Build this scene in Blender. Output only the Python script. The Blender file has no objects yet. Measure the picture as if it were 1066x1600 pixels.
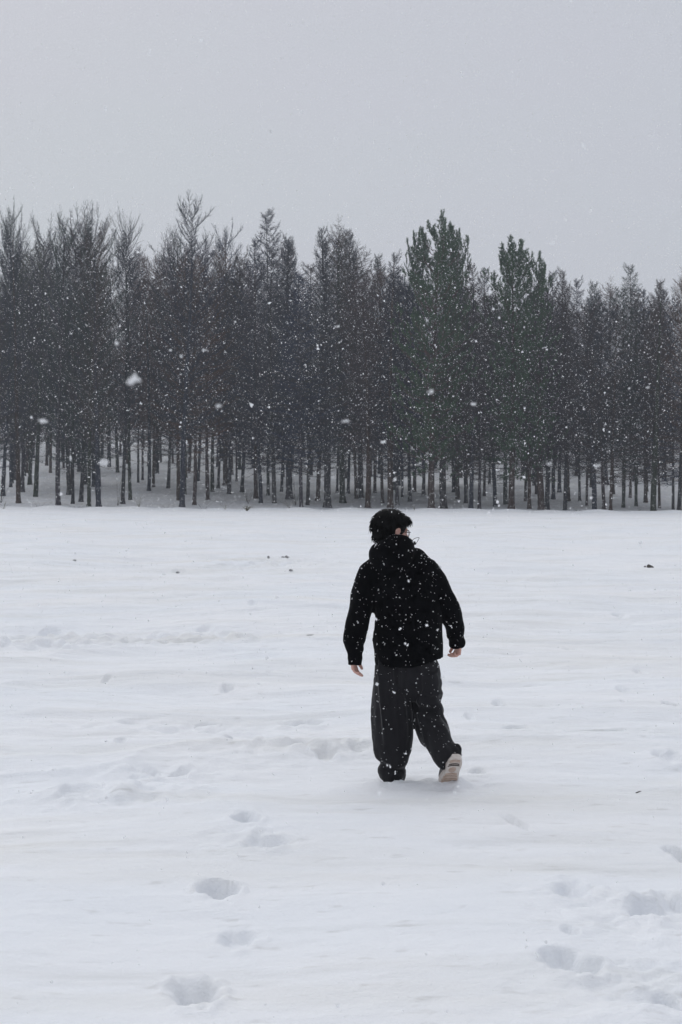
import bpy, math
import numpy as np
from mathutils import Matrix, Vector

R = math.radians
sc = bpy.context.scene
C = sc.collection

# ------------------------------------------------------------------ camera
CAM_H = 1.79                       # height of the phone above the snow at the walker
FPX, CX, HORIZON = 2312.0, 533.0, 775.0   # lens in photo pixels, image centre, eye level
cam_d = bpy.data.cameras.new('camera')
cam = bpy.data.objects.new('camera', cam_d); C.objects.link(cam)
cam.location = (0, 0, CAM_H); cam.rotation_euler = (R(90), 0, 0)
cam_d.sensor_fit = 'VERTICAL'; cam_d.sensor_height = 36.0; cam_d.sensor_width = 24.0
cam_d.lens = 36.0 * FPX / 1600.0
cam_d.shift_y = (HORIZON - 800.0) / 1600.0
cam_d.clip_start = 0.05; cam_d.clip_end = 2000
cam_d.dof.use_dof = True; cam_d.dof.focus_distance = 10.5; cam_d.dof.aperture_fstop = 10.0
sc.camera = cam

# ------------------------------------------------------------------ world: overcast
SUN_EL, SUN_AZ = 42.0, -25.0
w = bpy.data.worlds.new('World'); sc.world = w; w.use_nodes = True
nt = w.node_tree; nt.nodes.clear()
wo = nt.nodes.new('ShaderNodeOutputWorld'); bg = nt.nodes.new('ShaderNodeBackground')
sky = nt.nodes.new('ShaderNodeTexSky'); sky.sky_type = 'NISHITA'; sky.sun_disc = False
sky.sun_elevation = R(SUN_EL); sky.sun_rotation = R(SUN_AZ); sky.dust_density = 4.0
sk = nt.nodes.new('ShaderNodeMix'); sk.data_type = 'RGBA'      # cloud deck over the clear sky
tcn = nt.nodes.new('ShaderNodeTexCoord'); mp = nt.nodes.new('ShaderNodeMapping'); mp.inputs['Scale'].default_value = (1.2, 1.2, 4.0)
nz = nt.nodes.new('ShaderNodeTexNoise'); nz.inputs['Scale'].default_value = 1.6; nz.inputs['Detail'].default_value = 3
cr = nt.nodes.new('ShaderNodeValToRGB')
cr.color_ramp.elements[0].position = 0.3; cr.color_ramp.elements[0].color = (5.72, 5.80, 6.50, 1)
cr.color_ramp.elements[1].position = 0.7; cr.color_ramp.elements[1].color = (5.56, 5.94, 6.38, 1)
nt.links.new(tcn.outputs['Generated'], mp.inputs['Vector']); nt.links.new(mp.outputs[0], nz.inputs['Vector'])
nt.links.new(nz.outputs['Fac'], cr.inputs['Fac'])
sk.inputs[0].default_value = 0.95
nt.links.new(sky.outputs[0], sk.inputs[6]); nt.links.new(cr.outputs[0], sk.inputs[7])
nt.links.new(sk.outputs[2], bg.inputs['Color']); bg.inputs['Strength'].default_value = 0.10
nt.links.new(bg.outputs[0], wo.inputs['Surface'])

sun_d = bpy.data.lights.new('sun', 'SUN'); sun_d.energy = 1.3; sun_d.angle = R(95); sun_d.color = (1.0, 0.985, 0.96)
sun = bpy.data.objects.new('sun', sun_d); C.objects.link(sun)
az = R(SUN_AZ)
sdir = Vector((math.sin(az) * math.cos(R(SUN_EL)), math.cos(az) * math.cos(R(SUN_EL)), math.sin(R(SUN_EL))))
sun.rotation_euler = sdir.to_track_quat('Z', 'Y').to_euler(); sun.location = (0, -20, 40)

sc.view_settings.view_transform = 'Standard'; sc.view_settings.look = 'None'
sc.view_settings.exposure = 0.0; sc.view_settings.gamma = 1.0; sc.view_settings.use_curve_mapping = False
sc.render.engine = 'CYCLES'
sc.cycles.use_denoising = True; sc.cycles.denoiser = 'OPENIMAGEDENOISE'; sc.cycles.denoising_input_passes = 'RGB_ALBEDO_NORMAL'; sc.cycles.denoising_prefilter = 'ACCURATE'
sc.cycles.use_adaptive_sampling = True; sc.cycles.adaptive_threshold = 0.018; sc.cycles.adaptive_min_samples = 24
sc.cycles.max_bounces = 4; sc.cycles.diffuse_bounces = 3; sc.cycles.volume_bounces = 0
sc.cycles.transparent_max_bounces = 6

# ------------------------------------------------------------------ helpers
def hash2(ix, iy, seed):
    n = (ix.astype(np.int64) * 374761393 + iy.astype(np.int64) * 668265263 + seed * 974634777) & 0xFFFFFFFF
    n = ((n ^ (n >> 13)) * 1274126177) & 0xFFFFFFFF
    n = (n ^ (n >> 16)) & 0xFFFFFFFF
    return n / 4294967295.0 * 2 - 1
def vn2(x, y, seed=0):
    ix, iy = np.floor(x), np.floor(y); fx, fy = x - ix, y - iy
    fx = fx * fx * fx * (fx * (fx * 6 - 15) + 10); fy = fy * fy * fy * (fy * (fy * 6 - 15) + 10)
    a, b = hash2(ix, iy, seed), hash2(ix + 1, iy, seed); c, d = hash2(ix, iy + 1, seed), hash2(ix + 1, iy + 1, seed)
    return (a + (b - a) * fx) * (1 - fy) + (c + (d - c) * fx) * fy
def fbm2(x, y, seed=0, o=4, g=0.5):
    s = 0; a = 1
    for k in range(o):
        s = s + a * vn2(x * 2 ** k + k * 17.3, y * 2 ** k - k * 9.1, seed + k); a *= g
    return s
def vn3(p, seed=0):
    iz = np.floor(p[:, 2]); fz = p[:, 2] - iz; fz = fz * fz * (3 - 2 * fz)
    k = iz.astype(np.int64)
    a = vn2(p[:, 0] + k * 57.31, p[:, 1] + k * 131.7, seed); b = vn2(p[:, 0] + (k + 1) * 57.31, p[:, 1] + (k + 1) * 131.7, seed)
    return a + (b - a) * fz
def sstep(a, b, x):
    t = np.clip((x - a) / (b - a), 0, 1); return t * t * (3 - 2 * t)

def mesh_np(name, V, F, mat=None, smooth=False):
    V = np.ascontiguousarray(V, dtype=np.float32); F = np.ascontiguousarray(F, dtype=np.int32)
    me = bpy.data.meshes.new(name); k = F.shape[1]
    me.vertices.add(len(V)); me.vertices.foreach_set('co', V.ravel())
    me.loops.add(F.size); me.loops.foreach_set('vertex_index', F.ravel())
    me.polygons.add(len(F)); me.polygons.foreach_set('loop_start', np.arange(0, F.size, k, dtype=np.int32))
    me.polygons.foreach_set('use_smooth', np.full(len(F), smooth, dtype=bool))
    me.update(calc_edges=True); me.validate()
    if mat: me.materials.append(mat)
    return me
def obj(name, me, parent=None, loc=None):
    o = bpy.data.objects.new(name, me); C.objects.link(o)
    if parent: o.parent = parent
    if loc is not None: o.location = loc
    return o
def tag(o, label=None, cat=None, group=None, kind=None):
    if label: o['label'] = label
    if cat: o['category'] = cat
    if group: o['group'] = group
    if kind: o['kind'] = kind
    return o
def nrm(v): return v / (np.linalg.norm(v, axis=-1, keepdims=True) + 1e-12)

def prisms(P0, P1, R0, R1, sides=3):
    """open tapered prisms for a batch of segments -> verts, tris"""
    P0, P1 = np.asarray(P0, float), np.asarray(P1, float); n = len(P0)
    d = nrm(P1 - P0); ref = np.where(np.abs(d[:, 2:3]) > 0.9, np.array([[1., 0, 0]]), np.array([[0, 0, 1.]]))
    u = nrm(np.cross(d, ref)); v = np.cross(d, u)
    a = np.arange(sides) * 2 * math.pi / sides
    ring = np.cos(a)[None, :, None] * u[:, None] + np.sin(a)[None, :, None] * v[:, None]
    A = P0[:, None] + ring * np.asarray(R0)[:, None, None]; B = P1[:, None] + ring * np.asarray(R1)[:, None, None]
    V = np.concatenate([A, B], 1).reshape(-1, 3); base = (np.arange(n) * 2 * sides)[:, None]
    F = []
    for k in range(sides):
        k2 = (k + 1) % sides
        F.append(np.concatenate([base + k, base + k2, base + sides + k2], 1)); F.append(np.concatenate([base + k, base + sides + k2, base + sides + k], 1))
    return V, np.concatenate(F)
def cones(P0, P1, R0, sides=3):
    P0, P1 = np.asarray(P0, float), np.asarray(P1, float); n = len(P0)
    d = nrm(P1 - P0); ref = np.where(np.abs(d[:, 2:3]) > 0.9, np.array([[1., 0, 0]]), np.array([[0, 0, 1.]]))
    u = nrm(np.cross(d, ref)); v = np.cross(d, u)
    a = np.arange(sides) * 2 * math.pi / sides
    A = P0[:, None] + (np.cos(a)[None, :, None] * u[:, None] + np.sin(a)[None, :, None] * v[:, None]) * np.asarray(R0)[:, None, None]
    V = np.concatenate([A, P1[:, None]], 1).reshape(-1, 3); base = (np.arange(n) * (sides + 1))[:, None]
    F = [np.concatenate([base + k, base + (k + 1) % sides, base + sides], 1) for k in range(sides)]
    return V, np.concatenate(F)
def join(parts):
    Vs, Fs, o = [], [], 0
    for V, F in parts:
        Vs.append(V); Fs.append(F + o); o += len(V)
    return np.concatenate(Vs), np.concatenate(Fs)

def mat(name, col, rough=0.9, spec=0.2, var=None, vscale=5.0, bump=0.0, bscale=30.0, vstretch=(1, 1, 1), bdist=0.02):
    m = bpy.data.materials.new(name); m.use_nodes = True; t = m.node_tree; b = t.nodes['Principled BSDF']
    b.inputs['Base Color'].default_value = (*col, 1); b.inputs['Roughness'].default_value = rough
    b.inputs['Specular IOR Level'].default_value = spec
    tc = t.nodes.new('ShaderNodeTexCoord'); mpn = t.nodes.new('ShaderNodeMapping'); mpn.inputs['Scale'].default_value = vstretch
    t.links.new(tc.outputs['Object'], mpn.inputs['Vector'])
    if var:
        n = t.nodes.new('ShaderNodeTexNoise'); n.inputs['Scale'].default_value = vscale; n.inputs['Detail'].default_value = 4
        r = t.nodes.new('ShaderNodeValToRGB'); r.color_ramp.elements[0].position = 0.35; r.color_ramp.elements[1].position = 0.65
        r.color_ramp.elements[0].color = (*col, 1); r.color_ramp.elements[1].color = (*var, 1)
        t.links.new(mpn.outputs[0], n.inputs['Vector']); t.links.new(n.outputs['Fac'], r.inputs['Fac']); t.links.new(r.outputs['Color'], b.inputs['Base Color'])
    if bump:
        n2 = t.nodes.new('ShaderNodeTexNoise'); n2.inputs['Scale'].default_value = bscale; n2.inputs['Detail'].default_value = 5
        bp = t.nodes.new('ShaderNodeBump'); bp.inputs['Strength'].default_value = bump; bp.inputs['Distance'].default_value = bdist
        t.links.new(mpn.outputs[0], n2.inputs['Vector']); t.links.new(n2.outputs['Fac'], bp.inputs['Height']); t.links.new(bp.outputs[0], b.inputs['Normal'])
    return m

M = {}
def tree_hues(m, cols):
    t = m.node_tree; b = t.nodes['Principled BSDF']; oi = t.nodes.new('ShaderNodeObjectInfo'); r = t.nodes.new('ShaderNodeValToRGB')
    r.color_ramp.interpolation = 'CONSTANT'
    while len(r.color_ramp.elements) < len(cols): r.color_ramp.elements.new(0.5)
    for i, c in enumerate(cols): r.color_ramp.elements[i].position = i / len(cols); r.color_ramp.elements[i].color = (*c, 1)
    x = t.nodes.new('ShaderNodeMix'); x.data_type = 'RGBA'; x.blend_type = 'MULTIPLY'; x.inputs[0].default_value = 1.0
    src = b.inputs['Base Color'].links[0].from_socket
    t.links.new(oi.outputs['Random'], r.inputs['Fac']); t.links.new(src, x.inputs[6]); t.links.new(r.outputs['Color'], x.inputs[7]); t.links.new(x.outputs[2], b.inputs['Base Color'])
M['bark'] = mat('larch_bark', (0.026, 0.024, 0.024), 0.95, 0.1, (0.058, 0.050, 0.046), 3.0, 0.8, 18, (3, 3, 0.7), 0.05)
M['bark_red'] = mat('reddish_bark', (0.045, 0.030, 0.024), 0.95, 0.1, (0.078, 0.050, 0.040), 3.0, 0.8, 18, (3, 3, 0.7), 0.05)
M['twig'] = mat('larch_twigs', (0.029, 0.032, 0.044), 0.95, 0.05, (0.050, 0.048, 0.056), 0.8)
M['twig_warm'] = mat('warm_twigs', (0.052, 0.038, 0.034), 0.95, 0.05, (0.076, 0.056, 0.046), 0.8)
M['needle'] = mat('pine_needles', (0.036, 0.078, 0.034), 0.8, 0.1, (0.058, 0.112, 0.050), 1.2)
HUES = [(1.0, 1.0, 1.05), (0.75, 0.92, 1.4), (1.4, 0.98, 0.75), (0.8, 1.1, 0.75), (0.65, 0.68, 0.8), (1.15, 1.1, 1.4), (1.4, 1.1, 1.1)]
for k in ('twig', 'twig_warm', 'bark'): tree_hues(M[k], HUES)
M['grass'] = mat('dry_grass', (0.16, 0.135, 0.085), 0.9, 0.1, (0.10, 0.10, 0.065), 6)
M['twigdark'] = mat('dark_twig', (0.05, 0.04, 0.032), 0.9, 0.1)
M['dirt'] = mat('frozen_dirt', (0.17, 0.165, 0.16), 0.95, 0.1, (0.50, 0.50, 0.51), 22)
M['dirt_dark'] = mat('dark_dirt', (0.045, 0.04, 0.036), 0.95, 0.1, (0.11, 0.10, 0.09), 25)

# flakes: white, light goes through them
def flake_mat(name, c=(0.97, 0.975, 0.985)):
    m = bpy.data.materials.new(name); m.use_nodes = True; t = m.node_tree; t.nodes.clear()
    out = t.nodes.new('ShaderNodeOutputMaterial'); mx = t.nodes.new('ShaderNodeMixShader'); mx.inputs[0].default_value = 0.5
    a = t.nodes.new('ShaderNodeBsdfDiffuse'); b = t.nodes.new('ShaderNodeBsdfTranslucent')
    a.inputs[0].default_value = (*c, 1); b.inputs[0].default_value = (*c, 1)
    t.links.new(a.outputs[0], mx.inputs[1]); t.links.new(b.outputs[0], mx.inputs[2]); t.links.new(mx.outputs[0], out.inputs[0])
    return m
M['flake'] = flake_mat('snowflake')

# snow ground
def snow_mat():
    m = bpy.data.materials.new('snow_ground'); m.use_nodes = True; t = m.node_tree; b = t.nodes['Principled BSDF']
    b.inputs['Roughness'].default_value = 0.75; b.inputs['Specular IOR Level'].default_value = 0.12
    tc = t.nodes.new('ShaderNodeTexCoord')
    def noise(scale, stretch, det=4, rough=0.55):
        mpn = t.nodes.new('ShaderNodeMapping'); mpn.inputs['Scale'].default_value = stretch
        n = t.nodes.new('ShaderNodeTexNoise'); n.inputs['Scale'].default_value = scale; n.inputs['Detail'].default_value = det; n.inputs['Roughness'].default_value = rough
        t.links.new(tc.outputs['Object'], mpn.inputs['Vector']); t.links.new(mpn.outputs[0], n.inputs['Vector']); return n
    def ramp(n, p0, c0, p1, c1):
        r = t.nodes.new('ShaderNodeValToRGB'); r.color_ramp.elements[0].position = p0; r.color_ramp.elements[1].position = p1
        r.color_ramp.elements[0].color = (*c0, 1); r.color_ramp.elements[1].color = (*c1, 1)
        t.links.new(n.outputs['Fac'], r.inputs['Fac']); return r
    def mix(kind, fac, a, bsock):
        x = t.nodes.new('ShaderNodeMix'); x.data_type = 'RGBA'; x.blend_type = kind; x.inputs[0].default_value = fac
        t.links.new(a, x.inputs[6]); t.links.new(bsock, x.inputs[7]); return x.outputs[2]
    c = ramp(noise(0.35, (1, 1, 1)), 0.35, (0.850, 0.876, 0.914), 0.65, (0.890, 0.900, 0.922)).outputs['Color']
    # thin dirty old crust showing in wind-swept streaks, grit and litter
    c = mix('MULTIPLY', 0.75, c, ramp(noise(0.9, (0.22, 1.0, 1), 6, 0.65), 0.48, (1, 1, 1), 0.70, (0.90, 0.885, 0.845)).outputs['Color'])
    c = mix('MULTIPLY', 0.7, c, ramp(noise(2.6, (0.16, 1.1, 1), 5, 0.7), 0.54, (1, 1, 1), 0.72, (0.85, 0.85, 0.84)).outputs['Color'])
    c = mix('MULTIPLY', 0.6, c, ramp(noise(9.0, (0.6, 1.4, 1), 3, 0.6), 0.62, (1, 1, 1), 0.74, (0.74, 0.73, 0.71)).outputs['Color'])
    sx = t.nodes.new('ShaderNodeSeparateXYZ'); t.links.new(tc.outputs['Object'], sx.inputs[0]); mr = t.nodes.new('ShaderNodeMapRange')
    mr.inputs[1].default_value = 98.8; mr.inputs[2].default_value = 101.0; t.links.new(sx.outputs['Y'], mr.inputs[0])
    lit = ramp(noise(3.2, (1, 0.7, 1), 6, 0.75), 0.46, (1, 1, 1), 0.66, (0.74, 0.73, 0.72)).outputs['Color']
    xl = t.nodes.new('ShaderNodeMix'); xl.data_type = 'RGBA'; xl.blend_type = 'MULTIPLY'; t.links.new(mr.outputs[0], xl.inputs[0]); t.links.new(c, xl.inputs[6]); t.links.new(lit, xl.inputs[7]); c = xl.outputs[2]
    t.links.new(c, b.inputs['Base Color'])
    h0 = noise(1.3, (0.32, 2.0, 1), 7, 0.66)
    b0 = t.nodes.new('ShaderNodeBump'); mr0 = t.nodes.new('ShaderNodeMapRange'); mr0.inputs[1].default_value = 7.0; mr0.inputs[2].default_value = 17.0; mr0.inputs[3].default_value = 0.10; mr0.inputs[4].default_value = 0.55; t.links.new(sx.outputs['Y'], mr0.inputs[0]); t.links.new(mr0.outputs[0], b0.inputs['Strength']); b0.inputs['Distance'].default_value = 0.10
    t.links.new(h0.outputs['Fac'], b0.inputs['Height'])
    h1 = noise(7.0, (0.7, 1.2, 1), 6, 0.60); h2 = noise(60.0, (1, 1, 1), 4, 0.6)
    b1 = t.nodes.new('ShaderNodeBump'); b1.inputs['Strength'].default_value = 0.38; b1.inputs['Distance'].default_value = 0.045
    b2 = t.nodes.new('ShaderNodeBump'); b2.inputs['Strength'].default_value = 0.55; b2.inputs['Distance'].default_value = 0.010
    t.links.new(h1.outputs['Fac'], b1.inputs['Height']); t.links.new(h2.outputs['Fac'], b2.inputs['Height'])
    t.links.new(b0.outputs[0], b1.inputs['Normal']); t.links.new(b1.outputs[0], b2.inputs['Normal']); t.links.new(b2.outputs[0], b.inputs['Normal'])
    return m
M['snow'] = snow_mat()

# ------------------------------------------------------------------ terrain
def edge_y(x): return 98.0 + 0.5 * np.sin(x * 0.21 + 1.0) + 0.25 * np.sin(x * 0.57)
def base_z(x, y):
    x = np.asarray(x, float); y = np.asarray(y, float)
    ye = edge_y(x)
    zf = 0.86 * np.clip((y - 9.5) / 88.0, 0, 1.02) - 0.0065 * np.clip(x, -40, 40) * sstep(15, 95, y)
    zf = zf + 0.10 * np.exp(-((y - ye + 0.8) / 1.2) ** 2)
    zf = zf + sstep(90, 97, y) * (0.05 * np.sin(x * 0.9 + 2.0 * np.sin(x * 0.33)) + 0.035 * np.sin(x * 2.3 + 1.0))
    ze = 0.86 - 0.0065 * np.clip(x, -40, 40)
    dy = y - ye - 1.2
    zb = ze - 0.30 + 0.085 * np.clip(dy, 0, 135) + 0.15 * np.sin(y * 0.16 + x * 0.09)* sstep(0, 20, dy)
    k = sstep(0.0, 1.3, y - ye)
    return zf * (1 - k) + zb * k
def z_at(x, y): return float(base_z(np.array([x]), np.array([y]))[0])
def ground_from_px(px, py):
    ys = np.geomspace(3.5, 97, 6000); xs = (px - CX) / FPX * ys
    p = HORIZON + (CAM_H - base_z(xs, ys)) * FPX / ys
    i = int(np.argmin(np.abs(p - py))); return xs[i], ys[i]
def wood_from_px(px, py):
    ys = np.linspace(99.6, 185, 4000); xs = (px - CX) / FPX * ys
    p = HORIZON + (CAM_H - base_z(xs, ys)) * FPX / ys
    i = int(np.argmin(np.abs(p - py))); return xs[i], max(ys[i], 99.8)

# footprints and scuffs: photo position, width in px, length (m), depth (m), turn
PRINTS = [(303, 1560, 84, 0.34, 0.13, 0.25), (366, 1472, 78, 0.30, 0.055, -0.1), (342, 1398, 60, 0.33, 0.12, 0.15), (416, 1326, 66, 0.30, 0.055, -0.2),
          (384, 1286, 46, 0.30, 0.09, 0.1), (112, 1246, 50, 0.25, 0.035, 0.0), (364, 1153, 36, 0.30, 0.085, 0.1), (355, 1079, 20, 0.3, 0.06, 0),
          (190, 1159, 20, 0.25, 0.045, 0.1), (322, 1130, 40, 0.14, 0.05, 0.2), (478, 1128, 80, 0.16, 0.06, 0.0), (512, 1178, 44, 0.30, 0.06, 0.0), (556, 1172, 26, 0.25, 0.035, 0),
          (892, 1400, 84, 0.32, 0.075, -0.4), (1010, 1424, 70, 0.34, 0.09, -0.5), (1058, 1414, 60, 0.30, 0.07, 0.2), (888, 1522, 88, 0.32, 0.085, 0.3), (1055, 1338, 40, 0.30, 0.085, 0.3),
          (810, 1296, 22, 0.40, 0.05, 0.2), (746, 1208, 26, 0.25, 0.055, 0), (806, 1148, 54, 0.22, 0.065, 0.1), (935, 1154, 150, 0.14, 0.04, 0), (1044, 1111, 24, 0.3, 0.08, 0),
          (975, 1081, 20, 0.3, 0.05, 0), (842, 1091, 20, 0.35, 0.05, 0), (778, 1112, 18, 0.35, 0.05, 0), (1050, 1195, 46, 0.3, 0.06, 0.2), (890, 1468, 30, 0.14, 0.035, 0.2),
          (970, 965, 22, 0.6, 0.06, 0), (320, 989, 26, 0.6, 0.07, 0), (238, 1205, 26, 0.25, 0.045, 0.3), (280, 1206, 30, 0.25, 0.045, -0.2), (215, 1214, 36, 0.16, 0.03, 0),
          (420, 1058, 18, 0.4, 0.05, 0), (165, 1070, 12, 0.3, 0.05, 0), (397, 952, 12, 0.6, 0.06, 0), (30, 992, 30, 0.5, 0.06, 0), (75, 985, 40, 0.6, 0.07, 0), (98, 1012, 18, 0.5, 0.05, 0),
          (440, 888, 30, 1.0, 0.08, 0), (280, 888, 24, 0.9, 0.08, 0), (115, 878, 16, 0.8, 0.07, 0), (350, 893, 20, 0.9, 0.05, 0), (735, 1130, 14, 0.25, 0.04, 0), (890, 1018, 18, 0.5, 0.04, 0), (1000, 1052, 14, 0.4, 0.04, 0),
          (1050, 1585, 30, 0.2, 0.04, 0.4), (640, 1135, 14, 0.3, 0.04, 0), (195, 1130, 30, 0.15, 0.03, 0), (140, 1136, 24, 0.15, 0.03, 0)]
PR = [(*ground_from_px(px, py), wpx, L, d, a) for px, py, wpx, L, d, a in PRINTS]
# churned patches: photo centre, half sizes in m, height
CHURN = [(ground_from_px(480, 1168), 0.75, 0.55, 0.035), (ground_from_px(245, 1208), 0.5, 0.35, 0.032), (ground_from_px(1010, 1560), 0.40, 0.45, 0.026), (ground_from_px(60, 1000), 1.2, 1.0, 0.06),
         (ground_from_px(310, 1000), 1.2, 0.8, 0.05), (ground_from_px(400, 1318), 0.3, 0.3, 0.03), (ground_from_px(700, 1225), 0.55, 0.25, 0.02), (ground_from_px(1010, 1430), 0.4, 0.4, 0.03),
         (ground_from_px(300, 1135), 0.9, 0.3, 0.03), (ground_from_px(440, 880), 1.6, 3.0, 0.07), (ground_from_px(160, 1245), 0.7, 0.35, 0.035)]
WALK = (0.40, 9.2)
def terrain(x, y):
    z = base_z(x, y)
    near = 1 - sstep(60, 97, y)
    z = z + near * (0.07 * fbm2(x * 0.25, y * 0.22, 3, 3) + 0.034 * fbm2(x * 0.55, y * 1.3, 5, 4) * sstep(4, 14, y) + 0.012 * fbm2(x * 1.3, y * 3.1, 9, 3) * sstep(3, 9, y) + 0.0035 * fbm2(x * 4, y * 6, 13, 3))
    # low wind ridges running across
    rid = np.abs(vn2(x * 0.18 + 0.3 * vn2(x * 0.5, y * 0.5, 31), y * 0.9, 21))
    z = z + near * 0.045 * (1 - rid) ** 6 * sstep(5, 10, y)
    for (c, a, b, h) in CHURN:
        m = np.exp(-(((x - c[0]) / a) ** 2 + ((y - c[1]) / b) ** 2) * 1.2)
        z = z + m * h * 0.95 * fbm2(x * 7, y * 8, 41, 4)
    cx, cy = ground_from_px(140, 1248)            # long low hump
    z = z + 0.07 * np.exp(-(((x - cx) / 0.55) ** 2 + ((y - cy - 0.15) / 0.3) ** 2))
    for (px, py, wpx, L, d, a) in PR:
        wa = 0.46 * wpx / FPX * py; dx, dy = x - px, y - py
        sel = (np.abs(dx) < wa * 3 + 0.3) & (np.abs(dy) < L * 1.5 + 0.3)
        if not sel.any(): continue
        xx, yy = dx[sel], dy[sel]; u = xx * math.cos(a) + yy * math.sin(a); v = -xx * math.sin(a) + yy * math.cos(a)
        q = np.sqrt((np.abs(u) / wa) ** 2.2 + (np.abs(v) / (L * 0.5)) ** 2.2) + 0.34 * fbm2((px + u) * 8, (py + v) * 6, 77, 3)
        z[sel] += -0.85 * d * (1 - sstep(0.52, 1.06, q)) + 0.10 * d * np.exp(-((q - 1.35) / 0.3) ** 2) * np.clip(vn2((px + u) * 24, (py + v) * 18, 80), 0, 1) + 0.07 * d * np.exp(-((q - 1.35) / 0.28) ** 2) + 0.15 * d * fbm2((px + u) * 13, (py + v) * 10, 79, 3) * (1 - sstep(0.9, 1.7, q))
    # snow pushed up round the walker's feet
    for (fx, fy, a, b, h) in ((0.325, 9.28, 0.14, 0.10, -0.02), (0.325, 9.13, 0.17, 0.06, 0.022), (0.70, 9.10, 0.11, 0.05, 0.05), (0.50, 9.1, 0.3, 0.08, 0.012)):
        z = z + h * np.exp(-(((x - fx) / a) ** 2 + ((y - fy) / b) ** 2)) * (1 + 0.5 * vn2(x * 30, y * 30, 91))
    return z

rows = np.concatenate([np.linspace(-100, 2.2, 24), np.geomspace(2.6, 40, 700), np.linspace(40.2, 95, 170), np.linspace(95.3, 101, 40), np.linspace(101.7, 300, 90)])
ud = np.linspace(-0.34, 0.34, 430); K = 26
scl = np.maximum(rows, 2.5)[:, None]
mid = ud[None] * scl
kk = (np.arange(1, K + 1) / K) ** 2.2
right = mid[:, -1:] + (400 - mid[:, -1:]) * kk[None]
gx = np.concatenate([-right[:, ::-1], mid, right], 1); gy = np.repeat(rows[:, None], gx.shape[1], 1)
gz = terrain(gx.ravel(), gy.ravel())
nr, nc = gx.shape
idx = np.arange(nr * nc).reshape(nr, nc)
quads = np.stack([idx[:-1, :-1], idx[:-1, 1:], idx[1:, 1:], idx[1:, :-1]], -1).reshape(-1, 4)
ground = obj('ground', mesh_np('ground', np.stack([gx.ravel(), gy.ravel(), gz], 1), quads, M['snow'], True))
tag(ground, 'wide snow covered field rising into the wooded slope', None, None, 'structure')

# ------------------------------------------------------------------ trees
def lathe(pts, rad, sides=9, wob=0.0, seed=0):
    pts = np.asarray(pts, float); rad = np.asarray(rad, float); n = len(pts)
    a = np.arange(sides) * 2 * math.pi / sides
    rr = rad[:, None] * (1 + wob * vn2(np.repeat(np.arange(n)[:, None] * 0.7, sides, 1), np.repeat(a[None] * 1.3, n, 0), seed))
    V = pts[:, None] + np.stack([np.cos(a)[None] * rr, np.sin(a)[None] * rr, np.zeros_like(rr)], -1)
    i = np.arange(n * sides).reshape(n, sides); j = np.roll(i, -1, 1)
    F = np.concatenate([np.stack([i[:-1], j[:-1], j[1:]], -1).reshape(-1, 3), np.stack([i[:-1], j[1:], i[1:]], -1).reshape(-1, 3)])
    return V.reshape(-1, 3), F

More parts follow.
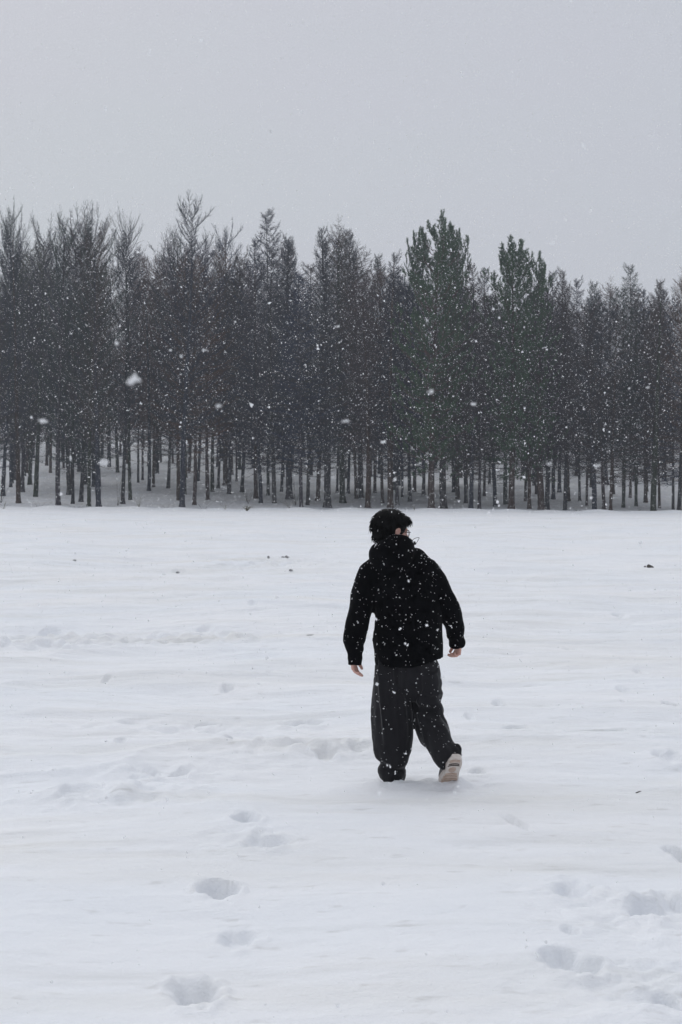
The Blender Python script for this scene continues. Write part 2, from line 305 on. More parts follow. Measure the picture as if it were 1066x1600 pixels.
def tree_proto(seed, h=20.0, cb=6.0, W=2.4, prof=None, nprim=95, el0=5, el1=55, curve=25, nsec=13, nter=5, up=0.15, rb=0.17, bend=0.25, spread=55, seclen=0.36, needles=0, dead=10, thick=1.0):
    rng = np.random.default_rng(seed)
    bx, by = rng.uniform(-bend, bend, 2); ph = rng.uniform(0, 6, 2)
    def axis(z):
        t = np.asarray(z) / h
        return np.stack([bx * np.sin(t * 3 + ph[0]) - bx * np.sin(ph[0]), by * np.sin(t * 3.4 + ph[1]) - by * np.sin(ph[1]), np.asarray(z, float)], -1)
    zs = np.concatenate([[-0.4, 0.0, 0.25, 0.7], np.linspace(1.5, h, 14)])
    tr = rb * (1 - np.clip(zs / h, 0, 1)) ** 0.8 + 0.012
    tr[:4] = rb * np.array([1.75, 1.5, 1.18, 1.04])
    trunk = lathe(axis(zs), tr, 9, 0.22, seed)
    P0, P1, A0, A1 = [], [], [], []; sp, sd, sl = [], [], []
    for i in range(nprim + dead):
        if i < nprim:
            t = (i + rng.random()) / nprim; z = cb + (h - cb) * t * 0.99
            L = W * prof(t) * rng.uniform(0.6, 1.2); el = R(el0 + (el1 - el0) * t + rng.normal(0, 9)); ns, cv = nsec, R(curve) * rng.uniform(0.4, 1.3)
        else:
            z = rng.uniform(2.5, cb + 1); L = rng.uniform(0.5, 1.8); el = R(rng.uniform(-20, 15)); ns, cv = 4, R(rng.uniform(-25, 10))
        az = i * 2.39996 + rng.normal(0, 0.5); n = 5
        p = axis(np.array([z]))[0]; pts = [p]; dirs = []
        for k in range(n):
            e = min(el + cv * k / (n - 1), R(88)); a2 = az + rng.normal(0, 0.10)
            d = np.array([math.cos(a2) * math.cos(e), math.sin(a2) * math.cos(e), math.sin(e)]); dirs.append(d); p = p + d * L / n; pts.append(p)
        pts = np.array(pts); dirs = np.array(dirs)
        r0 = (0.008 + 0.006 * L) * thick; rr = np.linspace(r0, 0.006, n + 1)
        P0.append(pts[:-1]); P1.append(pts[1:]); A0.append(rr[:-1]); A1.append(rr[1:])
        s = np.linspace(0.14, 1.0, ns) + rng.uniform(-0.03, 0.03, ns); s = np.clip(s, 0.05, 0.999)
        f = s * n; k = np.minimum(f.astype(int), n - 1)
        pos = pts[k] + (pts[k + 1] - pts[k]) * (f - k)[:, None]; T = dirs[k]
        lat = nrm(np.cross(T, np.array([0, 0, 1.]))); side = np.where(np.arange(ns) % 2 == 0, 1, -1)[:, None]
        an = np.radians(rng.normal(spread, 14, ns))[:, None]; an[-1] *= 0.15
        d2 = nrm(T * np.cos(an) + lat * side * np.sin(an) + np.stack([rng.normal(0, .18, ns), rng.normal(0, .18, ns), rng.normal(up, .3, ns)], 1))
        sp.append(pos); sd.append(d2); sl.append((L * seclen * (1.15 - 0.65 * s) + 0.12) * rng.uniform(0.6, 1.3, ns))
    sp, sd, sl = np.concatenate(sp), np.concatenate(sd), np.concatenate(sl)
    m = len(sp)
    midp = sp + sd * sl[:, None] * 0.5; d3 = nrm(sd + rng.normal(0, 0.2, (m, 3)) + np.array([0, 0, up * 0.7])); endp = midp + d3 * sl[:, None] * 0.5
    parts = [prisms(np.concatenate(P0), np.concatenate(P1), np.concatenate(A0), np.concatenate(A1), 4),
             prisms(sp, midp, np.full(m, 0.009 * thick), np.full(m, 0.0065 * thick), 3), cones(midp, endp, np.full(m, 0.0065 * thick), 3)]
    q = rng.uniform(0.15, 1.0, (m, nter))
    tp = np.where(q[..., None] < 0.5, sp[:, None] + (midp - sp)[:, None] * (q * 2)[..., None], midp[:, None] + (endp - midp)[:, None] * (q * 2 - 1)[..., None]).reshape(-1, 3)
    td = nrm(np.repeat(sd, nter, 0) * 0.8 + rng.normal(0, 0.6, (m * nter, 3)) + np.array([0, 0, up])); tl = rng.uniform(0.12, 0.40, m * nter) * np.repeat(np.clip(sl, 0.3, 1.0), nter)
    te = tp + td * tl[:, None]
    sv = nrm(np.cross(td, rng.normal(0, 1, td.shape))) * 0.0062 * thick
    parts.append((np.stack([tp - sv, tp + sv, te], 1).reshape(-1, 3), np.arange(3 * len(tp)).reshape(-1, 3)))
    out = {'trunk': trunk, 'crown': join(parts)}
    if needles:
        sh = np.concatenate([endp, te]); dd = np.concatenate([d3, td]); hh = sh[:, 2]
        g = len(sh); N = needles
        back = rng.uniform(0, 0.34, (g, N)); o = sh[:, None] - dd[:, None] * back[..., None]
        nd = nrm(dd[:, None] * 0.9 + rng.normal(0, 0.62, (g, N, 3)) + np.array([0, 0, 0.2])); ln = rng.uniform(0.10, 0.20, (g, N, 1))
        sidev = nrm(np.cross(nd, rng.normal(0, 1, (g, N, 3)))) * 0.016
        V = np.stack([o - sidev, o + sidev, o + nd * ln], 2).reshape(-1, 3)
        out['needles'] = (V, np.arange(len(V)).reshape(-1, 3))
    return out

cone_p = lambda t: (0.20 + 0.80 * (1 - t) ** 0.75) * min(1, 0.6 + 2.2 * t)
oval_p = lambda t: 0.30 + 0.70 * math.sin(math.pi * min(1, 0.18 + 0.74 * t))
broad_p = lambda t: 0.45 + 0.55 * math.sin(math.pi * (0.15 + 0.70 * t))
PROTO = {}
def add_proto(key, twig, bark, **kw):
    d = tree_proto(**kw)
    PROTO[key] = dict(trunk=mesh_np('trunk_' + key, *d['trunk'], M[bark], True), crown=mesh_np('crown_' + key, *d['crown'], M[twig]))
    if 'needles' in d: PROTO[key]['needles'] = mesh_np('needles_' + key, *d['needles'], M['needle'])
    cv = d['crown'][0]; PROTO[key]['h'] = float(np.percentile(cv[:, 2], 99.97)) + (0.15 if 'pine' in key else 0.0); PROTO[key]['w'] = 2 * float(np.percentile(np.hypot(cv[:, 0], cv[:, 1]), 93))
B = dict(nter=11, thick=1.25)
add_proto('larch_a', 'twig', 'bark', seed=1, W=3.0, cb=2.4, prof=cone_p, nprim=120, el0=-2, el1=38, curve=24, nsec=17, **B)
add_proto('larch_b', 'twig', 'bark', seed=2, W=2.8, cb=3.4, prof=cone_p, nprim=120, el0=-8, el1=42, curve=30, nsec=17, **B)
add_proto('larch_c', 'twig_warm', 'bark', seed=3, W=2.8, cb=4.4, prof=oval_p, nprim=115, el0=5, el1=50, curve=26, nsec=17, **B)
add_proto('upswept_a', 'twig', 'bark', seed=4, W=3.6, cb=2.8, prof=broad_p, nprim=90, el0=12, el1=46, curve=30, nsec=19, spread=38, up=0.35, **B)
add_proto('upswept_b', 'twig', 'bark', seed=5, W=3.3, cb=3.8, prof=oval_p, nprim=90, el0=18, el1=52, curve=24, nsec=19, spread=36, up=0.38, bend=0.4, **B)
add_proto('upswept_c', 'twig_warm', 'bark', seed=6, W=3.2, cb=4.6, prof=broad_p, nprim=95, el0=5, el1=42, curve=38, nsec=18, spread=42, up=0.3, **B)
add_proto('crown_high', 'twig', 'bark', seed=7, W=2.3, cb=16.0, prof=lambda t: 0.75 + 0.25 * math.sin(3 * t), nprim=36, el0=0, el1=55, curve=30, nsec=13, spread=42, up=0.3, dead=26, rb=0.14, nter=5, thick=1.2)
add_proto('ragged', 'twig', 'bark', seed=8, W=3.8, cb=4.5, prof=lambda t: (0.95 if t < .62 else (0.20 if t < .80 else 0.52)) * (0.6 + min(t, .3) * 1.3), nprim=85, el0=18, el1=46, curve=26, nsec=19, spread=38, up=0.3, bend=0.5, **B)
pine_p = lambda t: (0.5 + 0.5 * math.sin(math.pi * min(1, 0.25 + 0.50 * t))) * (1 if t < .80 else 1 - (t - .80) * 2.2)
add_proto('pine_a', 'twig_warm', 'bark_red', seed=23, h=20, cb=3.5, W=3.0, prof=pine_p, nprim=120, el0=2, el1=40, curve=52, nsec=11, nter=2, up=0.75, rb=0.22, spread=38, needles=31, seclen=0.34, dead=8, thick=1.5)
add_proto('pine_b', 'twig_warm', 'bark_red', seed=24, h=20, cb=3.5, W=3.0, prof=pine_p, nprim=115, el0=0, el1=42, curve=54, nsec=11, nter=2, up=0.75, rb=0.2, spread=40, needles=31, seclen=0.32, dead=8, thick=1.5)

rng = np.random.default_rng(77)
PROF_X = [0, 25, 60, 95, 130, 165, 185, 205, 235, 262, 300, 340, 375, 420, 460, 480, 500, 540, 570, 600, 625, 640, 680, 722, 745, 770, 808, 855, 890, 920, 985, 1010, 1066]
PROF_Y = [308, 325, 325, 330, 305, 335, 345, 345, 385, 350, 345, 340, 392, 328, 370, 392, 360, 342, 372, 395, 395, 395, 395, 400, 410, 425, 430, 425, 420, 440, 412, 438, 420]
def skyline(px): return float(np.interp(px, PROF_X, PROF_Y))

# trunks that can be told apart: photo x, foot y, trunk width in px (front ones), optional (proto, top y, crown width px)
T = [(17, 761, 6), (29, 786, 9), (36, 769, 6), (56, 776, 8), (91, 789, 9), (108, 773, 8), (114, 787, 6), (127, 784, 8), (139, 791, 7), (154, 792, 10), (192, 787, 7), (204, 781, 8), (233, 767, 7), (240, 761, 5), (246, 740, 6), (263, 763, 6),
     (79, 739, 5), (44, 718, 5), (279, 782, 7), (285, 792, 10), (304, 789, 7), (325, 781, 7), (332, 768, 7), (341, 763, 5), (358, 772, 7), (378, 769, 7), (223, 750, 4), (216, 754, 4), (370, 752, 4), (400, 779, 8), (408, 786, 7), (419, 774, 6), (429, 786, 8),
     (452, 780, 12), (471, 792, 7), (481, 789, 7), (497, 782, 8), (512, 793, 13), (536, 786, 11), (544, 771, 6), (557, 779, 6), (565, 778, 8), (575, 793, 10), (586, 770, 6), (598, 786, 6), (610, 793, 11), (621, 789, 7), (629, 777, 5), (641, 784, 7), (662, 774, 7),
     (674, 795, 10), (693, 794, 13), (709, 769, 6), (728, 786, 7), (736, 795, 8), (749, 795, 6), (765, 757, 5), (774, 791, 8), (790, 788, 8), (799, 795, 10), (821, 783, 5), (827, 795, 7), (846, 796, 10), (855, 796, 9), (865, 780, 7), (883, 797, 7), (889, 783, 6), (906, 783, 5), (917, 790, 5),
     (929, 797, 9), (944, 796, 7), (954, 797, 6), (974, 793, 7), (994, 791, 6), (1009, 785, 7), (1021, 799, 11), (1031, 794, 5), (1052, 796, 5), (1061, 799, 8), (5, 775, 7), (-14, 790, 8), (1080, 797, 9), (959, 772, 5), (985, 778, 5), (838, 772, 5), (757, 775, 5), (715, 780, 6), (648, 768, 5), (527, 770, 5), (440, 768, 5)]
FEAT = [(5, 300, 'upswept_b', 62), (29, 322, 'upswept_a', 75), (56, 322, 'upswept_c', 68), (91, 318, 'upswept_b', 68), (127, 302, 'upswept_a', 90), (154, 325, 'upswept_c', 80), (192, 338, 'upswept_b', 75), (204, 312, 'crown_high', 63), (240, 378, 'larch_c', 75),
        (285, 297, 'ragged', 105), (263, 342, 'upswept_a', 75), (341, 330, 'upswept_b', 77), (400, 365, 'larch_a', 77), (419, 321, 'larch_a', 105), (452, 362, 'larch_b', 77), (497, 366, 'larch_b', 72), (536, 338, 'larch_c', 82), (512, 350, 'larch_b', 70), (557, 352, 'larch_b', 72), (610, 386, 'larch_a', 75), (586, 392, 'larch_b', 67),
        (674, 331, 'pine_a', 112), (715, 352, 'pine_b', 66), (648, 352, 'pine_b', 54), (736, 402, 'larch_a', 75), (757, 412, 'larch_b', 67), (799, 364, 'pine_b', 101), (846, 392, 'pine_a', 64), (889, 412, 'larch_a', 62), (917, 434, 'larch_b', 67), (959, 430, 'larch_c', 67), (985, 404, 'larch_a', 82), (1021, 430, 'larch_b', 70), (1061, 410, 'larch_c', 75), (1009, 442, 'larch_a', 62)]
FEAT += [(865, 418, 'larch_b', 72), (906, 428, 'larch_a', 70), (883, 424, 'larch_c', 64)]
featd = {f[0]: f for f in FEAT}
ORD = ['first', 'second', 'third', 'fourth', 'fifth', 'sixth', 'seventh', 'eighth', 'ninth', 'tenth', 'eleventh', 'twelfth', 'thirteenth', 'fourteenth', 'fifteenth', 'sixteenth', 'seventeenth', 'eighteenth', 'nineteenth', 'twentieth']

def plant_tree(name, key, x, y, height, width_m, label, cat, group, rot, trunk_w=None):
    pr = PROTO[key]; e = bpy.data.objects.new(name, None); C.objects.link(e); e.empty_display_size = 0.5
    e.location = (x, y, z_at(x, y) - 0.05); e.rotation_euler = (rng.normal(0, 0.018), rng.normal(0, 0.018), rot)
    tag(e, label, cat, group)
    s = height / pr['h']
    t = obj('trunk', pr['trunk'], e); tw = (trunk_w / 0.36) if trunk_w else s
    t.scale = (tw, tw, s)
    c = obj('crown', pr['crown'], e); wx = width_m
    c.scale = (wx, wx, s)
    if 'needles' in pr:
        nd = obj('needles', pr['needles'], c)
    return e

planned = []
for (px, py, wpx) in T:
    x, y = wood_from_px(px, py)
    planned.append([px, py, wpx, x, y])
rank = lambda py: 0 if py >= 784 else (1 if py >= 766 else 2)
rank_name = ['in the front row', 'in the second row', 'in the third row']
# landmarks for the labels
def labels_for(items):
    res = {}
    for rk in (0, 1, 2):
        row = sorted([i for i in items if rank(i[1]) == rk], key=lambda i: i[0])
        marks = [('the left picture edge', -30), ("the walker's head", 608), ('the right picture edge', 1100)]
        vis = [i for i in row if 0 <= i[0] <= 1066]
        L = [i for i in vis if i[0] < 320]; Lm = [i for i in vis if 320 <= i[0] < 608][::-1]; Rm = [i for i in vis if 608 <= i[0] < 830]; Rr = [i for i in vis if i[0] >= 830][::-1]
        for lst, phr in ((L, 'from the left picture edge'), (Lm, "leftwards from the walker's head"), (Rm, "rightwards from the walker's head"), (Rr, 'from the right picture edge')):
            for n, i in enumerate(lst):
                res[(i[0], i[1])] = (ORD[n] if n < len(ORD) else 'far', phr, rank_name[rk])
    return res
lab = labels_for(planned)
KIND = {'larch_a': 'bare conical larch', 'larch_b': 'bare narrow larch', 'larch_c': 'bare oval crowned larch', 'upswept_a': 'bare broad tree with upswept boughs', 'upswept_b': 'bare tree with steep upswept boughs', 'upswept_c': 'bare brownish tree with upswept boughs'}
SPECIAL = {204: 'bare tree with a small tuft crown on a tall thin stem', 285: 'tallest bare tree with a ragged lopsided spire, left half of the wood', 674: 'tallest dark green pine, broad bushy crown above the walker', 715: 'dark green pine at the right shoulder of the tallest pine',
           648: 'slim dark green pine at the left shoulder of the tallest pine', 799: 'second tallest green pine, pointed crown right of the walker', 846: 'lower green pine against the right side of the pointed pine',
           419: 'tall bare larch with a wide cone crown left of the picture centre', 536: 'tall bare larch with rounded brush top just left of the pines'}
for (px, py, wpx, x, y) in planned:
    ft = featd.get(px); left = px < 390
    if ft:
        key, top, cw = ft[2], ft[1] + (5 if px < 400 else 3), ft[3]
    else:
        key = rng.choice(['upswept_a', 'upswept_b', 'upswept_c', 'larch_c'] if left else ['larch_a', 'larch_b', 'larch_c', 'larch_a', 'upswept_b'])
        top = skyline(px) + rng.uniform(12, 60); cw = rng.uniform(80, 120)
    ztop = CAM_H + (HORIZON - top) / FPX * y
    height = ztop - z_at(x, y)
    wm = cw / FPX * y / PROTO[key]['w']
    pine = key.startswith('pine')
    o_, phr, row = lab.get((px, py), (None, None, None))
    if px in SPECIAL: label = SPECIAL[px]
    elif o_: label = f"{'bare larch' if key.startswith('larch') else 'bare upswept tree'} {row}, {o_} trunk {phr}"
    else: label = 'bare tree cut off by the ' + ('left' if px < 0 else 'right') + ' edge of the picture'
    plant_tree('pine_tree' if pine else ('larch_tree' if key.startswith('larch') else 'bare_tree'), key, x, y, height, wm, label, 'tree', 'pines in the wood' if pine else 'bare trees along the wood edge', rng.uniform(0, 6.28), wpx / FPX * y * 0.86)

# trees deeper in the wood, one like the other
pts = [(p[3], p[4]) for p in planned]; tries = 0; nback = 0
while nback < 215 and tries < 40000:
    tries += 1
    y = rng.uniform(104, 188) if nback < 150 else rng.uniform(135, 215); x = rng.uniform(-0.275, 0.275) * y
    md = 1.7 if y < 125 else 2.3
    if min((x - a) ** 2 + (y - b) ** 2 for a, b in pts) < md * md: continue
    px = CX + x / y * FPX
    if y < 112 and rng.random() < 0.6: continue
    pts.append((x, y)); nback += 1
    left = px < 390
    key = rng.choice(['upswept_a', 'upswept_b', 'upswept_c', 'larch_c', 'larch_a'] if left else ['larch_a', 'larch_b', 'larch_c', 'larch_b'])
    cap = (HORIZON - skyline(px) - rng.uniform(6, 60)) / FPX * y + CAM_H - z_at(x, y)
    height = min(rng.uniform(15, 22), cap) if nback < 150 else rng.uniform(8, 13)
    plant_tree('larch_tree' if key.startswith('larch') else 'bare_tree', key, x, y, height, rng.uniform(0.9, 1.2), 'slim bare tree deep in the wood behind the front trunks', 'tree', 'bare trees deep in the wood', rng.uniform(0, 6.28), rng.uniform(0.22, 0.40))

# ------------------------------------------------------------------ weeds, clods and twigs
def tuft(name, px, py, n, hgt, spread, label, cat, m='grass', y=None, group=None, wdt=0.006):
    if y is None: x, y = ground_from_px(px, py)
    else: x = (px - CX) / FPX * y
    r = np.random.default_rng(int(px * 7 + py)); P0, P1, A, B = [], [], [], []
    for i in range(n):
        a = r.uniform(0, 6.28); lean = r.uniform(0.05, 0.25 + spread); h = hgt * r.uniform(0.5, 1.1); b = np.array([r.normal(0, .012), r.normal(0, .012), -0.03])
        d = np.array([math.cos(a) * lean, math.sin(a) * lean, 1.0]); mid_ = b + d * h * .55; end = mid_ + np.array([d[0] * 1.7, d[1] * 1.7, 0.75]) * h * .5
        P0 += [b, mid_]; P1 += [mid_, end]; A += [wdt, wdt * .75]; B += [wdt * .75, wdt * .2]
    V, F = prisms(P0, P1, A, B, 3)
    o = obj(name, mesh_np(name, V, F, M[m]), None, (x, y, float(terrain(np.array([x]), np.array([y]))[0])))
    return tag(o, label, cat, group)
g = 'dry weeds at the edge of the wood'
tuft('grass_tuft', 386, 806, 60, 0.46, 0.8, 'low dark grass tuft on the snow bank left of centre', 'grass', 'grass', 94.0, g, 0.010)
tuft('weed_plant', 217, 800, 9, 1.25, 0.5, 'tall thin dry weed stalks on the bank below the left trunks', 'weed', 'grass', 96.5, g, 0.008)
tuft('weed_plant', 352, 800, 8, 0.6, 0.8, 'short dry weed stalks just left of the dark grass tuft', 'weed', 'grass', 96.0, g, 0.007)
tuft('weed_plant', 452, 797, 9, 0.75, 0.9, 'dry weed stalks right of the dark grass tuft', 'weed', 'grass', 96.8, g, 0.007)
tuft('weed_plant', 6, 800, 9, 0.7, 1.0, 'dry weed stalks on the bank at the left picture edge', 'weed', 'grass', 95.0, g, 0.007)
tuft('weed_plant', 648, 800, 6, 0.4, 0.6, "short dry weed stalks on the bank right of the walker's head", 'weed', 'grass', 96.8, g, 0.006)
for k_, (px_, hh_, dd_, where) in enumerate(((60, .8, 99.5, 'between the leftmost trunks'), (121, .6, 100.2, 'at the foot of the left trunks beside the tall weed'), (262, .7, 99.6, 'just left of the thick ragged tree'), (318, .9, 99.8, 'just right of the thick ragged tree'), (560, .55, 99.6, "left of the walker's head"), (716, .6, 99.9, 'under the tallest pine'), (905, .55, 99.8, 'right of the pointed pine'), (1000, .6, 99.8, 'near the right picture edge'))):
    tuft('brush_plant', px_, 800 + k_, 9, hh_, 0.9, 'low leafless brush ' + where, 'brush', 'twigdark', dd_, 'low brush under the trees', 0.008)
tuft('sapling', 184, 775, 5, 2.6, 0.3, 'thin leafless sapling among the left trunks', 'sapling', 'twigdark', 104.0, 'saplings under the trees', 0.014)
tuft('sapling', 388, 770, 6, 2.2, 0.4, 'thin leafless sapling above the dark grass tuft', 'sapling', 'twigdark', 107.0, 'saplings under the trees', 0.013)
tuft('sapling', 462, 775, 5, 3.0, 0.4, 'thin leafless sapling beside the thick trunk left of the walker', 'sapling', 'twigdark', 106.0, 'saplings under the trees', 0.013)
tuft('sapling', 2, 760, 7, 3.0, 0.5, 'thin leafless sapling at the far left of the wood', 'sapling', 'twigdark', 106.0, 'saplings under the trees', 0.013)

def clod(name, px, py, size, label, cat, bits, m='dirt', group=None):
    x, y = ground_from_px(px, py); r = np.random.default_rng(int(px + py * 3)); parts = []
    for i in range(bits):
        c = np.array([r.normal(0, size * .5), r.normal(0, size * .35), r.uniform(0.0, size * .3)]) if i else np.zeros(3) + [0, 0, size * .15]
        d = nrm(r.normal(0, 1, (16, 3))); 
        lat, lon = 5, 7; th = np.linspace(0.15, math.pi - 0.15, lat); ph = np.arange(lon) * 2 * math.pi / lon
        S = np.stack([np.sin(th)[:, None] * np.cos(ph)[None], np.sin(th)[:, None] * np.sin(ph)[None], np.repeat(np.cos(th)[:, None], lon, 1)], -1)
        S = S * r.uniform(0.6, 1.25, (lat, lon, 1)) * np.array([size * r.uniform(.35, .6), size * r.uniform(.3, .5), size * r.uniform(.18, .35)]) * (1 if i == 0 else r.uniform(.3, .7)) + c
        ii = np.arange(lat * lon).reshape(lat, lon); jj = np.roll(ii, -1, 1)
        parts.append((S.reshape(-1, 3), np.concatenate([np.stack([ii[:-1], jj[:-1], jj[1:]], -1).reshape(-1, 3), np.stack([ii[:-1], jj[1:], ii[1:]], -1).reshape(-1, 3)])))
    V, F = join(parts)
    o = obj(name, mesh_np(name, V, F, M[m]), None, (x, y, float(terrain(np.array([x]), np.array([y]))[0])))
    return tag(o, label, cat, group)
g = 'frozen clods scattered on the snow'
clod('dirt_clod', 1015, 888, 0.15, 'dark frozen clod alone on the open snow at right', 'clod', 4, 'dirt_dark', g)
clod('dirt_clod', 448, 870, 0.12, 'upper right clod of the small cluster left of the walker', 'clod', 3, 'dirt', g)
clod('dirt_clod', 420, 873, 0.10, 'upper left clod of the small cluster left of the walker', 'clod', 2, 'dirt', g)
clod('dirt_clod', 444, 882, 0.09, 'middle clod of the small cluster left of the walker', 'clod', 2, 'dirt', g)
clod('dirt_clod', 455, 899, 0.11, 'lowest clod of the small cluster left of the walker', 'clod', 2, 'dirt', g)
clod('dirt_clod', 278, 888, 0.11, 'flat clod on the snow between the clod cluster and the left edge', 'clod', 3, 'dirt', g)
clod('dirt_clod', 117, 877, 0.10, 'small clod on the far snow near the left edge', 'clod', 2, 'dirt', g)
clod('dirt_clod', 312, 989, 0.05, 'small clod by the scuffed snow in the left middle distance', 'clod', 2, 'dirt', g)
def stick(px, py, L, a, label):
    x, y = ground_from_px(px, py); c, s = math.cos(a), math.sin(a)
    P = np.array([[-L / 2, 0, 0.0], [-L * .1, 0, L * .06], [L * .2, L * .08, L * .07], [L / 2, 0.0, L * .12], [L * .2, L * .08, L * .07], [L * .38, L * .3, L * .1]])
    V, F = prisms(P[[0, 1, 2, 4]], P[[1, 2, 3, 5]], [.003, .0035, .003, .002], [.0035, .003, .0012, .001], 5)
    o = obj('twig', mesh_np('twig', V, F, M['twigdark']), None, (x, y, float(terrain(np.array([x]), np.array([y]))[0]) + 0.004)); o.rotation_euler[2] = a
    tag(o, label, 'twig')
stick(998, 1242, 0.045, 0.6, 'small dark twig lying on the snow right of the walker')
stick(484, 1004, 0.10, -0.5, 'dark twig lying on the snow left of the walker')

# ------------------------------------------------------------------ the walker
PX0, PD = 640.0, 9.2
ORG = np.array([(PX0 - CX) / FPX * PD, PD, 0.0])
def P(px, py, dy=0.0):
    D = PD + dy
    return np.array([(px - CX) / FPX * D, D, CAM_H + (HORIZON - py) / FPX * D]) - ORG
U = PD / FPX                                  # metres per photo pixel at the walker

def catmull(A, n):
    A = np.asarray(A, float); B = np.concatenate([[2 * A[0] - A[1]], A, [2 * A[-1] - A[-2]]]); out = []
    for i in range(len(A) - 1):
        t = np.linspace(0, 1, n, endpoint=False)[:, None]; p0, p1, p2, p3 = B[i:i + 4]
        out.append(0.5 * (2 * p1 + (p2 - p0) * t + (2 * p0 - 5 * p1 + 4 * p2 - p3) * t ** 2 + (3 * p1 - p0 - 3 * p2 + p3) * t ** 3))
    return np.concatenate(out + [A[-1:]])
def tube(path, ra, rb=None, sides=28, n=6, ref=(0, 1, 0), flat=True):
    ra = np.asarray(ra, float); rb = ra if rb is None else np.asarray(rb, float)
    Q = catmull(np.column_stack([np.asarray(path, float), ra, rb]), n); p, a, b = Q[:, :3], Q[:, 3], Q[:, 4]
    t = nrm(np.gradient(p, axis=0)); u = nrm(np.cross(t, np.array(ref, float))); v = np.cross(t, u)
    an = np.arange(sides) * 2 * math.pi / sides
    V = p[:, None] + u[:, None] * (np.cos(an)[None, :, None] * a[:, None, None]) + v[:, None] * (np.sin(an)[None, :, None] * b[:, None, None])
    m = len(p); i = np.arange(m * sides).reshape(m, sides); j = np.roll(i, -1, 1)
    F = np.concatenate([np.stack([i[:-1], j[:-1], j[1:]], -1).reshape(-1, 3), np.stack([i[:-1], j[1:], i[1:]], -1).reshape(-1, 3)])
    V = V.reshape(-1, 3); e0, e1 = p[0], p[-1]
    if not flat:
        e0 = p[0] - t[0] * min(a[0], b[0]) * .8; e1 = p[-1] + t[-1] * min(a[-1], b[-1]) * .8
    V = np.concatenate([V, [e0, e1]]); k0, k1 = m * sides, m * sides + 1
    F = np.concatenate([F, np.stack([np.full(sides, k0), j[0], i[0]], -1), np.stack([np.full(sides, k1), i[-1], j[-1]], -1)])
    return V, F
def ell(c, r, rot=None, lat=18, lon=26):
    th = np.linspace(0, math.pi, lat); th[0] = 1e-3; th[-1] = math.pi - 1e-3; ph = np.arange(lon) * 2 * math.pi / lon
    S = np.stack([np.sin(th)[:, None] * np.cos(ph)[None], np.sin(th)[:, None] * np.sin(ph)[None], np.repeat(np.cos(th)[:, None], lon, 1)], -1).reshape(-1, 3) * np.array(r)
    if rot is not None: S = S @ np.asarray(rot).T
    ii = np.arange(lat * lon).reshape(lat, lon); jj = np.roll(ii, -1, 1)
    F = np.concatenate([np.stack([ii[:-1], ii[1:], jj[1:]], -1).reshape(-1, 3), np.stack([ii[:-1], jj[1:], jj[:-1]], -1).reshape(-1, 3)])
    S = np.concatenate([S, [S[:lon].mean(0), S[-lon:].mean(0)]]); a = lat * lon
    F = np.concatenate([F, np.stack([np.full(lon, a), ii[0], jj[0]], -1), np.stack([np.full(lon, a + 1), jj[-1], ii[-1]], -1)])
    return S + np.array(c), F
def fuse(parts, voxel, smooth=4, decimate=None, sfac=0.5):
    V, F = join(parts); me = mesh_np('tmp', V, F); o = bpy.data.objects.new('tmp', me); C.objects.link(o)
    r = o.modifiers.new('r', 'REMESH'); r.mode = 'VOXEL'; r.voxel_size = voxel; r.use_smooth_shade = True
    if smooth: s = o.modifiers.new('s', 'SMOOTH'); s.iterations = smooth; s.factor = sfac
    if decimate: d = o.modifiers.new('d', 'DECIMATE'); d.ratio = decimate
    dg = bpy.context.evaluated_depsgraph_get(); m2 = bpy.data.meshes.new_from_object(o.evaluated_get(dg))
    bpy.data.objects.remove(o); bpy.data.meshes.remove(me); return m2
def displace(me, fn):
    n = len(me.vertices); co = np.empty(n * 3, np.float32); me.vertices.foreach_get('co', co); co = co.reshape(-1, 3).astype(float)
    no = np.empty(n * 3, np.float32); me.vertex_normals.foreach_get('vector', no); no = no.reshape(-1, 3)
    co = co + no * fn(co)[:, None]; me.vertices.foreach_set('co', co.astype(np.float32).ravel()); me.update()
def finish(me, m):
    me.materials.clear(); me.materials.append(m)
    me.polygons.foreach_set('use_smooth', np.ones(len(me.polygons), bool)); me.update(); return me

M['skin'] = mat('skin', (0.56, 0.35, 0.29), 0.55, 0.3, (0.60, 0.33, 0.27), 30)
M['skin'].node_tree.nodes['Principled BSDF'].inputs['Subsurface Weight'].default_value = 0.0
M['jacket'] = mat('black_jacket', (0.0018, 0.0018, 0.0024), 0.95, 0.02, (0.003, 0.003, 0.004), 8, 0.5, 45, (1, 1, 1), 0.006)
M['trousers'] = mat('charcoal_trousers', (0.0165, 0.0160, 0.018), 0.95, 0.06, (0.0215, 0.021, 0.023), 6, 0.4, 60, (1, 1, .5), 0.004)
M['trousers'].node_tree.nodes['Principled BSDF'].inputs['Sheen Weight'].default_value = 0.22; M['trousers'].node_tree.nodes['Principled BSDF'].inputs['Sheen Roughness'].default_value = 0.35
M['jacket'].node_tree.nodes['Principled BSDF'].inputs['Sheen Weight'].default_value = 0.03
M['hair'] = mat('black_hair', (0.004, 0.0038, 0.004), 0.7, 0.08)
M['sole'] = mat('pale_rubber_sole', (0.68, 0.63, 0.59), 0.7, 0.2, (0.58, 0.51, 0.46), 14, 0.3, 60, (1, 1, 1), 0.003)
M['tread'] = mat('brown_rubber_tread', (0.42, 0.31, 0.25), 0.7, 0.2, (0.54, 0.43, 0.36), 25)
M['groove'] = mat('dark_groove', (0.07, 0.06, 0.055), 0.9, 0.1)
M['shoe'] = mat('grey_shoe', (0.20, 0.19, 0.185), 0.8, 0.15, (0.15, 0.145, 0.14), 12)
M['frame'] = mat('black_frame', (0.01, 0.01, 0.011), 0.35, 0.4)
